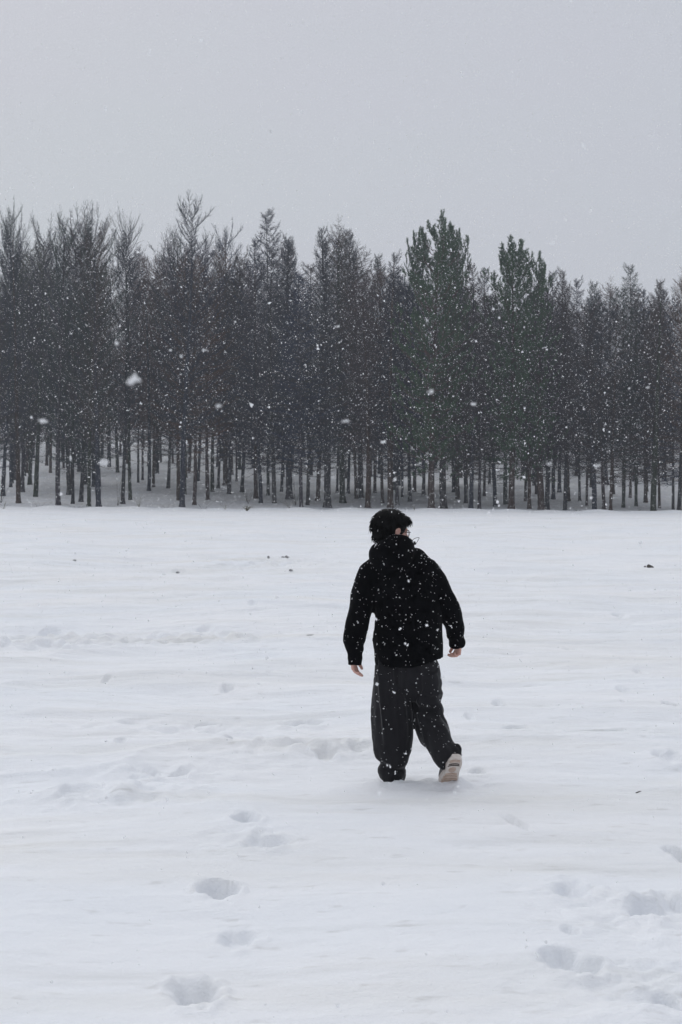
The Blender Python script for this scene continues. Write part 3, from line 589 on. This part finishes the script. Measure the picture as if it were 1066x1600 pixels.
gl = bpy.data.materials.new('spectacle_glass'); gl.use_nodes = True; t = gl.node_tree; t.nodes.clear()
o_ = t.nodes.new('ShaderNodeOutputMaterial'); mx = t.nodes.new('ShaderNodeMixShader'); mx.inputs[0].default_value = 0.12
tr_ = t.nodes.new('ShaderNodeBsdfTransparent'); gs = t.nodes.new('ShaderNodeBsdfGlossy'); gs.inputs['Roughness'].default_value = 0.05
t.links.new(tr_.outputs[0], mx.inputs[1]); t.links.new(gs.outputs[0], mx.inputs[2]); t.links.new(mx.outputs[0], o_.inputs[0]); M['lens'] = gl

# head frame: looking right and a little down
HC = P(612, 831, 0.02)
HM = (Matrix.Rotation(R(-58), 3, 'Z') @ Matrix.Rotation(R(-3), 3, 'X') @ Matrix.Rotation(R(4), 3, 'Y'))
HM = np.array(HM)
def hd(part):
    V, F = part; return V @ HM.T + HC, F
def hp(p): return np.asarray(p, float) @ HM.T + HC
body = []
body += [hd(ell((0, -0.01, 0.03), (0.076, 0.096, 0.086))), hd(ell((0, 0.03, -0.035), (0.062, 0.066, 0.085))), hd(ell((0, 0.058, -0.097), (0.034, 0.032, 0.026))),
         hd(ell((0, 0.082, 0.022), (0.052, 0.017, 0.014))), hd(ell((0.032, 0.080, 0.0), (0.014, 0.013, 0.012))), hd(ell((-0.032, 0.080, 0.0), (0.014, 0.013, 0.012))),
         hd(ell((0.04, 0.066, -0.035), (0.026, 0.026, 0.026))), hd(ell((-0.04, 0.066, -0.035), (0.026, 0.026, 0.026))),
         hd(ell((0, 0.094, -0.068), (0.024, 0.012, 0.009))), hd(ell((0, 0.092, -0.080), (0.019, 0.012, 0.008)))]
body.append(hd(tube([(0, 0.090, 0.014), (0, 0.105, -0.014), (0, 0.116, -0.036), (0, 0.096, -0.046)], [0.009, 0.011, 0.015, 0.012], sides=14, ref=(1, 0, 0))))
for s in (1, -1):
    rot = np.array(Matrix.Rotation(R(18 * s), 3, 'Z') @ Matrix.Rotation(R(-8), 3, 'X'))
    body.append(hd(ell((0.081 * s, -0.010, -0.006), (0.010, 0.021, 0.033), rot)))
    body.append(hd(tube([(0.083 * s, 0.008, 0.004), (0.091 * s, -0.004, 0.026), (0.094 * s, -0.026, 0.020), (0.092 * s, -0.028, -0.004), (0.086 * s, -0.012, -0.034), (0.081 * s, 0.002, -0.032)], [0.005, 0.0055, 0.006, 0.0055, 0.006, 0.004], sides=10, ref=(0.3, 0.2, 1))))
body.append(tube([HC + np.array([0, -0.01, -0.06]), P(612, 862), P(614, 880)], [0.055, 0.058, 0.07], sides=24))
# trunk and limbs under the clothes
body.append(tube([P(616, 872), P(622, 890), P(634, 920), P(637, 960), P(639, 1000), P(640, 1040), P(640, 1066)], [.07, .16, .175, .165, .15, .165, .13], [.06, .09, .11, .105, .10, .11, .09]))
LA = [P(582, 897), P(566, 948, -.02), P(555, 996, -.05), P(554.5, 1030, -.06)]
RA = [P(671, 893), P(698, 946, .02), P(711, 984, .09), P(713.5, 1003, .13)]
body.append(tube(LA, [.055, .045, .038, .026], sides=18)); body.append(tube(RA, [.055, .045, .038, .026], sides=18))
body.append(tube([P(617, 1055), P(612, 1130, .03), P(613, 1195, .03), P(613, 1232, .03)], [.085, .06, .045, .04], sides=18))
body.append(tube([P(613, 1232, .00), P(613, 1238, .10), P(613, 1240, .18)], [.04, .04, .03], sides=14, ref=(0, 0, 1)))
body.append(tube([P(664, 1055), P(668, 1115, .05), P(690, 1165, -.10), P(705, 1192, -.20)], [.085, .06, .045, .036], sides=18))

def hand(wrist, down, palm_n, side, curl, sgn):
    """relaxed hand: wrist point, direction of the palm, palm normal, direction to the thumb side"""
    dn, pn, sd = nrm(np.array(down, float)), nrm(np.array(palm_n, float)), nrm(np.array(side, float))
    sd = nrm(sd - dn * (sd @ dn)); pn = np.cross(dn, sd); pn = pn * (1 if pn @ np.array(palm_n) > 0 else -1)
    out = []; kn = wrist + dn * 0.085
    out.append(tube([wrist - dn * .02, wrist + dn * .025, wrist + dn * .06, kn], [.026, .033, .040, .039], [.020, .018, .016, .013], sides=18, ref=tuple(pn)))
    for k, (off, L, r) in enumerate(((0.030, .072, .0092), (0.0105, .080, .0094), (-0.0095, .074, .0088), (-0.029, .058, .0078))):
        b = kn + sd * off - dn * .012; c0 = R(curl * (0.55 + 0.16 * k)); pts_ = [b]; ang = 0.0
        for j, fr in enumerate((0.46, 0.30, 0.24)):
            ang += c0 * (0.8, 1.25, 0.75)[j]; d = dn * math.cos(ang) + pn * math.sin(ang) + sd * off * 1.5
            pts_.append(pts_[-1] + nrm(d) * L * fr)
        out.append(tube(pts_, [r * 1.08, r * 1.05, r, r * .8], sides=12, n=5, ref=tuple(sd), flat=False))
    b = wrist + dn * .022 + sd * .026; d1 = nrm(dn * .8 + sd * .55 + pn * .35); d2 = nrm(dn * .95 + sd * .12 + pn * .45)
    out.append(tube([b, b + d1 * .034, b + d1 * .034 + d2 * .030, b + d1 * .034 + d2 * .054], [.0145, .0125, .0108, .0085], sides=12, ref=tuple(pn), flat=False))
    return out
body += hand(P(552.5, 1024, -.06), (0.06, 0.10, -1), (1, -0.2, 0), (0.35, 1, 0), 34, 1)
body += hand(P(716.5, 1001, .12), (-0.02, 0.32, -1), (-1, 0.1, 0), (-0.3, 1, 0), 62, -1)
pm = finish(fuse(body, 0.0036, 2, 0.35), M['skin'])
person = obj('person', pm, None, ORG)
tag(person, 'person in black jacket and baggy charcoal trousers walking away, head turned right', 'person')

# hair
cap = [hd(ell((0, -0.022, 0.050), (0.097, 0.118, 0.096))), hd(ell((0, -0.078, -0.020), (0.070, 0.046, 0.062))), hd(ell((0, 0.054, 0.078), (0.076, 0.056, 0.040))), hd(ell((0.066, -0.045, 0.045), (0.026, 0.055, 0.045))), hd(ell((-0.070, -0.03, 0.035), (0.028, 0.06, 0.05))), hd(ell((0, -0.095, 0.045), (0.075, 0.045, 0.055)))]
hm = fuse(cap, 0.006, 5)
displace(hm, lambda c: 0.004 * vn3(c * 22, 5) + 0.002 * vn3(c * 60, 6))
nh = len(hm.vertices); hc = np.empty(nh * 3, np.float32); hm.vertices.foreach_get('co', hc); hc = hc.reshape(-1, 3)
hn = np.empty(nh * 3, np.float32); hm.vertex_normals.foreach_get('vector', hn); hn = hn.reshape(-1, 3)
r2 = np.random.default_rng(5); locks = []
whorl = hp((0.01, -0.045, 0.15)); loc_h = (hc - HC) @ HM
for i in r2.choice(nh, 1500, replace=False):
    p = hc[i].astype(float); n = hn[i].astype(float); away = p - whorl; tg = away - n * (away @ n); tg = nrm(tg + r2.normal(0, .012, 3)); tg = nrm(tg * 1.0 + np.array([0, 0, -.45]) + r2.normal(0, .18, 3))
    L = r2.uniform(.030, .062); pts_ = [p - n * .005]
    for k, lift in enumerate((.17, .08, .0)):
        pts_.append(pts_[-1] + nrm(tg + n * (lift + r2.normal(0, .09))) * L / 3)
    if pts_[-1][2] < HC[2] - .085: continue
    q = (np.array(pts_[-1]) - HC) @ HM
    if (q[0] > .05 and -.045 < q[1] < .10 and q[2] < .022) or (q[0] > .0 and q[1] > .035 and q[2] < .022) or np.linalg.norm(away) < .035: continue
    locks.append(pts_)
locks = np.array(locks); rl = r2.uniform(.0016, .0042, len(locks))
parts = [prisms(locks[:, 0], locks[:, 1], rl, rl * .85, 4), prisms(locks[:, 1], locks[:, 2], rl * .85, rl * .55, 4), cones(locks[:, 2], locks[:, 3], rl * .55, 4)]
tf = np.empty(len(hm.polygons) * 4, np.int32)
hm.calc_loop_triangles(); tri = np.empty(len(hm.loop_triangles) * 3, np.int32); hm.loop_triangles.foreach_get('vertices', tri)
V, F = join([(hc, tri.reshape(-1, 3))] + parts)
hair = obj('hair', mesh_np('hair', V, F, M['hair'], True), person)

# spectacles
fr_ = []
for s in (1, -1):
    a = np.linspace(0, 2 * math.pi, 17)
    ring = np.stack([0.034 * s + 0.026 * np.cos(a), 0.104 - 0.012 * np.abs(np.cos(a) * .5 + .5 * s) ** 2 , -0.004 + 0.021 * np.sin(a) * (1 - .12 * np.cos(a) ** 2)], 1)
    fr_.append(hd(tube(ring, np.full(17, .0026), sides=8, n=3, ref=(0, 1, .01))))
    fr_.append(hd(tube([(0.061 * s, 0.098, .006), (0.078 * s, 0.086, .007), (0.083 * s, .03, .008), (0.084 * s, -.004, .010), (0.083 * s, -.024, -.006)], [.0024] * 5, sides=8, ref=(0, 0, 1))))
fr_.append(hd(tube([(-.010, .106, .002), (0, .109, .006), (.010, .106, .002)], [.002] * 3, sides=8, ref=(0, 0, 1))))
V, F = join(fr_); spec = obj('glasses', mesh_np('glasses', V, F, M['frame'], True), person); spec['label'] = 'thin dark rimmed glasses'
for s in (1, -1):
    V, F = hd(ell((0.034 * s, 0.101, -0.004), (0.0255, 0.0012, 0.0205), None, 8, 18)); obj('lens', mesh_np('lens', V, F, M['lens'], True), spec)

# jacket
def ring_tube(rows_, sides=40, n=5, skew=None):
    path = [P((a + b) / 2, py, dy) for (py, a, b, d, dy) in rows_]; return tube(path, [(b - a) / 2 * U for (py, a, b, d, dy) in rows_], [d for (py, a, b, d, dy) in rows_], sides, n)
torso = ring_tube([(859, 602, 652, .080, 0), (866, 590, 666, .105, 0), (876, 578, 678, .13, 0), (893, 572, 687, .15, 0), (915, 578, 688, .16, .0), (940, 582, 690, .165, 0), (962, 585, 690, .168, 0), (990, 585, 691, .17, .005), (1018, 585, 693, .172, .01), (1036, 586, 693, .170, .01)])
# hem drops to the left
V, F = torso; k = sstep(P(0, 985)[2], P(0, 1036)[2], V[:, 2]); V[:, 2] += k * (np.clip((V[:, 0] - P(655, 1000)[0]) / (38 * U), -.2, 1)) * 7 * U - k * 2 * U * (1 - np.abs(V[:, 0] / .22))
torso = (V, F)
ls = tube([P(592, 888), P(576, 902), P(569, 925, -.01), P(564.5, 948, -.02), P(558.5, 975, -.04), P(554, 1000, -.05), P(554, 1013, -.055), P(554.5, 1021, -.06), P(555, 1031, -.06), P(554.5, 1040, -.06)],
          np.array([19, 20, 20, 18.5, 18, 16, 14, 11.5, 12.5, 11.5]) * U, np.array([26, 24, 22, 21, 20, 17, 14, 12, 12.5, 11.5]) * U, 26)
rs = tube([P(664, 884), P(674, 899), P(684, 920, .0), P(697, 944, .02), P(707, 966, .06), P(711.5, 982, .09), P(712, 991, .11), P(713, 997, .12), P(714, 1003, .13), P(713.5, 1009, .14)],
          np.array([18, 20, 19.5, 18.5, 17.5, 15.5, 14, 11.5, 12.3, 11.5]) * U, np.array([26, 24, 22, 21, 19, 17, 15, 12, 12.5, 11.5]) * U, 26)
hood = ring_tube([(842, 606, 633, .070, -.005), (848, 596, 641, .095, -.015), (856, 591, 648.5, .115, -.035), (864, 584, 650.5, .135, -.05), (871, 578, 650.5, .140, -.058), (877, 577.5, 647, .12, -.055), (881, 582, 642, .10, -.05), (885, 592, 636, .07, -.04)], 36, 5)
jm = fuse([torso, ls, rs, hood], 0.0075, 3, None, 0.45)
def jfold(c):
    d = 0.010 * vn3(c * np.array([7, 7, 4.5]), 51) + 0.005 * vn3(c * np.array([16, 16, 11]), 52) + 0.0022 * vn3(c * 34, 53)
    cuff = np.exp(-((c[:, 2] - (P(0, 1008)[2])) / .10) ** 2) * (np.abs(c[:, 0] + .0) > .24)
    return d + cuff * 0.007 * vn3(c * np.array([6, 6, 30]), 54)
displace(jm, jfold)
jacket = obj('jacket', finish(jm, M['jacket']), person); jacket['label'] = 'black hooded jacket dusted with snow'
# hood drawcord loop and toggle, hem toggle
V, F = tube([P(644, 850, -.02), P(645, 844, -.03), P(649, 841, -.03), P(655, 840, -.03), P(654, 843, -.03), P(651, 848, -.03), P(649, 851, -.02)], [.0016] * 7, sides=8, ref=(0, 1, .05)); cord = obj('drawcord', mesh_np('drawcord', V, F, M['frame'], True), jacket)
V, F = tube([P(647.5, 846, -.035), P(649, 851, -.035)], [.006, .007], sides=10, ref=(0, 1, .05)); obj('toggle', mesh_np('toggle', V, F, M['frame'], True), jacket)
V, F = tube([P(584, 997, .0), P(583.5, 1002, .0)], [.008, .007], sides=10, ref=(0, 1, .05)); obj('toggle', mesh_np('toggle', V, F, M['frame'], True), jacket)

# trousers
pelvis = ring_tube([(1018, 604, 674, .11, 0), (1034, 591, 686, .140, 0), (1046, 588, 689, .148, 0), (1062, 587, 691, .145, 0), (1078, 602, 676, .115, 0), (1094, 622, 660, .07, 0)])
lleg = ring_tube([(1040, 587, 640, .130, .01), (1070, 583.5, 641, .138, .01), (1102, 581, 643, .135, .015), (1130, 581.5, 645.5, .132, .015), (1158, 582.5, 645, .128, .02), (1176, 585, 643.5, .122, .02), (1188, 591, 640, .105, .025), (1195, 597, 634.5, .085, .03), (1199, 593, 634, .092, .03), (1203, 589.5, 634.5, .100, .03), (1212, 592.5, 632.5, .092, .03), (1222, 596, 630, .085, .03), (1236, 598, 628, .08, .03)], 36, 4)
rleg = tube([P(662, 1046, .0), P(666, 1072, .02), P(666, 1096, .04), P(669, 1112, .05), P(675, 1132, .0), P(684, 1155, -.08), P(693, 1172, -.14), P(701, 1184, -.19), P(705, 1191, -.215)],
            np.array([27, 28, 25.5, 25, 27, 24.5, 22.5, 21, 17.5]) * U, np.array([34, 33, 31, 30, 30, 28, 25, 22, 18]) * U, 34, 5)
bunch = tube([P(703, 1166, -.16), P(713, 1168, -.18), P(716, 1177, -.20)], np.array([7, 6.5, 5]) * U, sides=14, flat=False)
tm = fuse([pelvis, lleg, rleg, bunch], 0.0070, 2, None, 0.4)
kz = P(0, 1100)[2]
def tfold(c):
    d = 0.014 * vn3(c * np.array([11, 11, 1.8]), 61) + 0.006 * vn3(c * np.array([20, 20, 5]), 62) + 0.0015 * vn3(c * 42, 66)
    low = np.exp(-np.clip(c[:, 2] - .02, 0, None) / .16); d = d + low * .010 * vn3(c * np.array([5, 5, 24]), 63)
    right = sstep(.0, .06, c[:, 0]); knee = np.exp(-((c[:, 2] - kz) / .09) ** 2)
    ang = c[:, 2] + 0.55 * c[:, 0]
    d = d + right * knee * .013 * np.sin(ang * 60 + 4 * vn3(c * 6, 64)) + right * .008 * np.sin((c[:, 2] + .9 * c[:, 0]) * 34 + 5 * vn3(c * 5, 65)) * sstep(kz, kz - .2, c[:, 2])
    # long pressed folds down the standing leg
    for x0, a, s in ((-.165, .024, .012), (-.045, .018, .016), (-.12, -.014, .02), (.07, .016, .014), (-.085, .012, .010)):
        d = d + a * np.exp(-((c[:, 0] - x0 - .012 * np.sin(c[:, 2] * 7)) / s) ** 2) * (c[:, 1] < .05) * sstep(.18, .4, c[:, 2])
    return d
displace(tm, tfold)
trousers = obj('trousers', finish(tm, M['trousers']), person); trousers['label'] = 'baggy charcoal trousers bunched at the ankles'

# shoe on the trailing foot, sole turned to the camera
heel, toe = P(712.5, 1184, -.275), P(698.5, 1227, -.075)
ty = nrm(toe - heel); upv = np.array([-0.12, 0.62, 0.55]); tz = nrm(upv - ty * (upv @ ty)); tx = np.cross(ty, tz); LEN = float(np.linalg.norm(toe - heel)) + .01
def sh(V): return heel + V[:, :1] * tx + V[:, 1:2] * ty + V[:, 2:3] * tz
prof_y = np.array([0, .02, .07, .15, .22, .27, .295, .305]) / .305 * LEN; prof_w = np.array([.022, .034, .040, .038, .048, .043, .027, .008]) * 1.24
n_o = 34; yy = np.linspace(0, LEN, n_o); ww = np.interp(yy, prof_y, prof_w); ww[0] = .02
side = .006 * np.sin(yy / LEN * math.pi * 1.3)
def slab(z0, z1, sc_=1.0, rock=0.0):
    lay = []
    for z, s in ((z0, .94), (z0 + (z1 - z0) * .3, 1.0), (z1, .97)):
        lay.append(np.concatenate([np.stack([ww * s * sc_ + side, yy, z + rock * (yy / LEN) ** 4], 1), np.stack([-ww[::-1] * s * sc_ + side[::-1], yy[::-1], z + rock * (yy[::-1] / LEN) ** 4], 1)]))
    m = len(lay[0]); V = np.concatenate(lay + [[lay[0].mean(0)], [lay[-1].mean(0)]]); i = np.arange(m); j = np.roll(i, -1); F = []
    for q in range(2): F += [np.stack([i + q * m, j + q * m, j + (q + 1) * m], -1), np.stack([i + q * m, j + (q + 1) * m, i + (q + 1) * m], -1)]
    F += [np.stack([np.full(m, 3 * m), j, i], -1), np.stack([np.full(m, 3 * m + 1), i + 2 * m, j + 2 * m], -1)]
    return V, np.concatenate(F)
hs = np.array([.055, .085, .095, .085, .055, .045, .03])
V1, F1 = tube([(0, y_, h_ * .5 + .02) for y_, h_ in zip(np.array([.02, .05, .10, .16, .22, .26, .285]), hs)], np.interp([.02, .05, .10, .16, .22, .26, .285], prof_y, prof_w) * .93, hs * .55, sides=20, ref=(0, 0, 1), flat=False)
V1 = V1.copy(); V1[:, 2] = np.maximum(V1[:, 2], .018)
shoe = obj('shoe', mesh_np('shoe', sh(V1), F1, M['shoe'], True), person); shoe['label'] = 'pale shoe on the trailing foot, sole showing'
V, F = slab(-.004, .028); so = obj('sole', mesh_np('sole', sh(V), F, M['sole'], False), shoe)
def bar(y0, y1, sx, cx=0.0, curve=.008):
    xs = np.linspace(-1, 1, 9); w0 = np.interp((y0 + y1) / 2, prof_y, prof_w) * sx
    a = np.stack([xs * w0 + cx, y0 + curve * xs ** 2, np.full(9, -.004)], 1); b = np.stack([xs * w0 + cx, y1 + curve * xs ** 2, np.full(9, -.004)], 1)
    V = np.concatenate([a, b, a + [0, .002, -.006], b + [0, -.002, -.006]]); F = []
    for i in range(8): F += [(18 + i, 27 + i, 28 + i), (18 + i, 28 + i, 19 + i), (i, 18 + i, 19 + i), (i, 19 + i, i + 1), (9 + i, 10 + i, 28 + i), (9 + i, 28 + i, 27 + i)]
    F += [(0, 9, 27), (0, 27, 18), (8, 26, 35), (8, 35, 17)]
    return V, np.array(F)
for y0, y1, sx in ((.014, .034, .72), (.150, .166, .74), (.176, .196, .80), (.204, .222, .82), (.230, .246, .80), (.254, .268, .72)):
    V, F = bar(y0, y1, sx); obj('tread', mesh_np('tread', sh(V), F, M['tread']), shoe)
for y0, y1, sx in ((.052, .056, .70), (.068, .072, .74)):
    V, F = bar(y0, y1, sx); obj('groove', mesh_np('groove', sh(V), F, M['groove']), shoe)
V, F = ell((0, .118, -.0025), (.024, .030, .006)); obj('tread', mesh_np('tread', sh(V), F, M['tread'], True), shoe)

# ------------------------------------------------------------------ snow: settled and falling
OCT = np.array([[1, 0, 0], [-1, 0, 0], [0, 1, 0], [0, -1, 0], [0, 0, 1], [0, 0, -1]], float)
OCF = np.array([[0, 2, 4], [2, 1, 4], [1, 3, 4], [3, 0, 4], [2, 0, 5], [1, 2, 5], [3, 1, 5], [0, 3, 5]])
TET = np.array([[1, 1, 1], [1, -1, -1], [-1, 1, -1], [-1, -1, 1]], float) / 1.25
TEF = np.array([[0, 1, 2], [0, 3, 1], [0, 2, 3], [1, 3, 2]])
def flakes(C0, rad, r, aniso=0.5, tet=False):
    OV, OF = (TET, TEF) if tet else (OCT, OCF); nv = len(OV)
    n = len(C0); j = r.uniform(1 - aniso, 1 + aniso, (n, nv, 1)); q = nrm(r.normal(0, 1, (n, 3))); h = nrm(np.cross(q, r.normal(0, 1, (n, 3)))); k = np.cross(q, h)
    Rm = np.stack([q, h, k], 2); st = r.uniform(0.55, 1.35, (n, 1, 3))
    V = C0[:, None] + np.einsum('nij,nvj->nvi', Rm, OV[None] * j * st) * rad[:, None, None]
    return V.reshape(-1, 3), (OF[None] + (np.arange(n) * nv)[:, None, None]).reshape(-1, 3)
def dust(o, n, r, rmin, rmax, name):
    me = o.data; f = len(me.polygons); c = np.empty(f * 3, np.float32); me.polygons.foreach_get('center', c); c = c.reshape(-1, 3); no = np.empty(f * 3, np.float32); me.polygons.foreach_get('normal', no); no = no.reshape(-1, 3)
    ar = np.empty(f, np.float32); me.polygons.foreach_get('area', ar); wgt = ar * (0.35 + np.clip(no[:, 2], 0, 1) * 1.2 + np.clip(-no[:, 1], 0, 1) * .35)
    i = r.choice(f, n, p=wgt / wgt.sum()); rad = np.clip(np.exp(r.normal(math.log(rmin), .45, n)), rmin * .45, rmax)
    C0 = c[i].astype(float) + no[i] * (rad * .4)[:, None]; parts = [flakes(C0, rad, r, .4)]
    big = rad > rmin * 1.4; C1 = C0[big]; R1 = rad[big]
    for k in range(2): parts.append(flakes(C1 + r.normal(0, 1, (len(C1), 3)) * R1[:, None] * .8, R1 * r.uniform(.5, .9, len(C1)), r, .4))
    V, F = join(parts); d = obj(name, mesh_np(name, V, F, M['flake']), o); d['kind'] = 'stuff'; return d
r3 = np.random.default_rng(9)
dust(jacket, 640, r3, .0020, .0075, 'settled_snow'); dust(trousers, 360, r3, .0019, .007, 'settled_snow'); dust(hair, 75, r3, .0028, .006, 'settled_snow')

# falling snow through the whole air between the camera and the wood
def volume_pts(n, y0, y1, r):
    y = (r.uniform(0, 1, n) * (y1 ** 3 - y0 ** 3) + y0 ** 3) ** (1 / 3.); x = r.uniform(-0.30, 0.30, n) * y; z = CAM_H + r.uniform(-0.37, 0.37, n) * y
    return np.stack([x, y, z], 1)
def above(C0): return C0[C0[:, 2] > base_z(C0[:, 0], C0[:, 1]) + .05]
def clear_of_walker(C0): return C0[~((np.abs(C0[:, 0] - .42) < .5) & (np.abs(C0[:, 1] - 9.2) < .45) & (C0[:, 2] < 1.9))]
parts = []
for n, y0, y1, med, sg in ((7500, 2.0, 11, .0022, .42), (135000, 11, 30, .0026, .42), (200000, 30, 62, .0042, .34)):
    c = clear_of_walker(above(volume_pts(n, y0, y1, r3))); rad = np.clip(np.exp(r3.normal(math.log(med), sg, len(c))), .0010, med * 2.6)
    far = y0 >= 11
    parts.append(flakes(c, rad, r3, .5, far)); big = rad > med * 1.6
    parts.append(flakes(c[big] + r3.normal(0, 1, (big.sum(), 3)) * rad[big, None] * .9, rad[big] * .75, r3, .5, far))
# a few big wet clumps close by, out of focus
for px, py, wpx, D in ((208, 592, 24, 1.3), (163, 722, 14, 1.5), (67, 658, 13, 1.7), (181, 537, 9, 2.0), (672, 612, 11, 1.6), (740, 631, 8, 2.2), (541, 657, 10, 1.7), (319, 547, 7, 2.4), (528, 510, 8, 2.6), (342, 634, 10, 1.6), (598, 690, 8, 2.6), (932, 728, 8, 2.1), (859, 726, 9, 1.9), (476, 432, 7, 2.2), (521, 746, 9, 1.6), (1012, 606, 7, 2.2)):
    c = np.array([(px - CX) / FPX * D, D, CAM_H + (HORIZON - py) / FPX * D]); s = wpx / FPX * D * .5
    parts.append(flakes(c + r3.normal(0, 1, (9, 3)) * s * np.array([.5, .4, .28]), s * r3.uniform(.25, .5, 9), r3))
V, F = join(parts)
fs = obj('falling_snow', mesh_np('falling_snow', V, F, M['flake'])); tag(fs, 'snowflakes falling through the air in front of the wood', None, None, 'stuff')

# ------------------------------------------------------------------ haze
hv = bpy.data.materials.new('haze'); hv.use_nodes = True; t = hv.node_tree; t.nodes.clear()
ho = t.nodes.new('ShaderNodeOutputMaterial'); pv = t.nodes.new('ShaderNodeVolumePrincipled')
pv.inputs['Color'].default_value = (0.84, 0.91, 1.0, 1); pv.inputs['Density'].default_value = 0.00105; pv.inputs['Anisotropy'].default_value = 0.2
t.links.new(pv.outputs[0], ho.inputs['Volume'])
x0, x1, y0, y1, z0, z1 = -420, 420, -120, 320, -1.5, 34
V = np.array([[x, y, z] for z in (z0, z1) for y in (y0, y1) for x in (x0, x1)], float)
F = np.array([[0, 2, 3, 1], [4, 5, 7, 6], [0, 1, 5, 4], [2, 6, 7, 3], [0, 4, 6, 2], [1, 3, 7, 5]])
hz = obj('haze', mesh_np('haze', V, F, hv)); tag(hz, 'thin snowy haze filling the air', None, None, 'stuff')
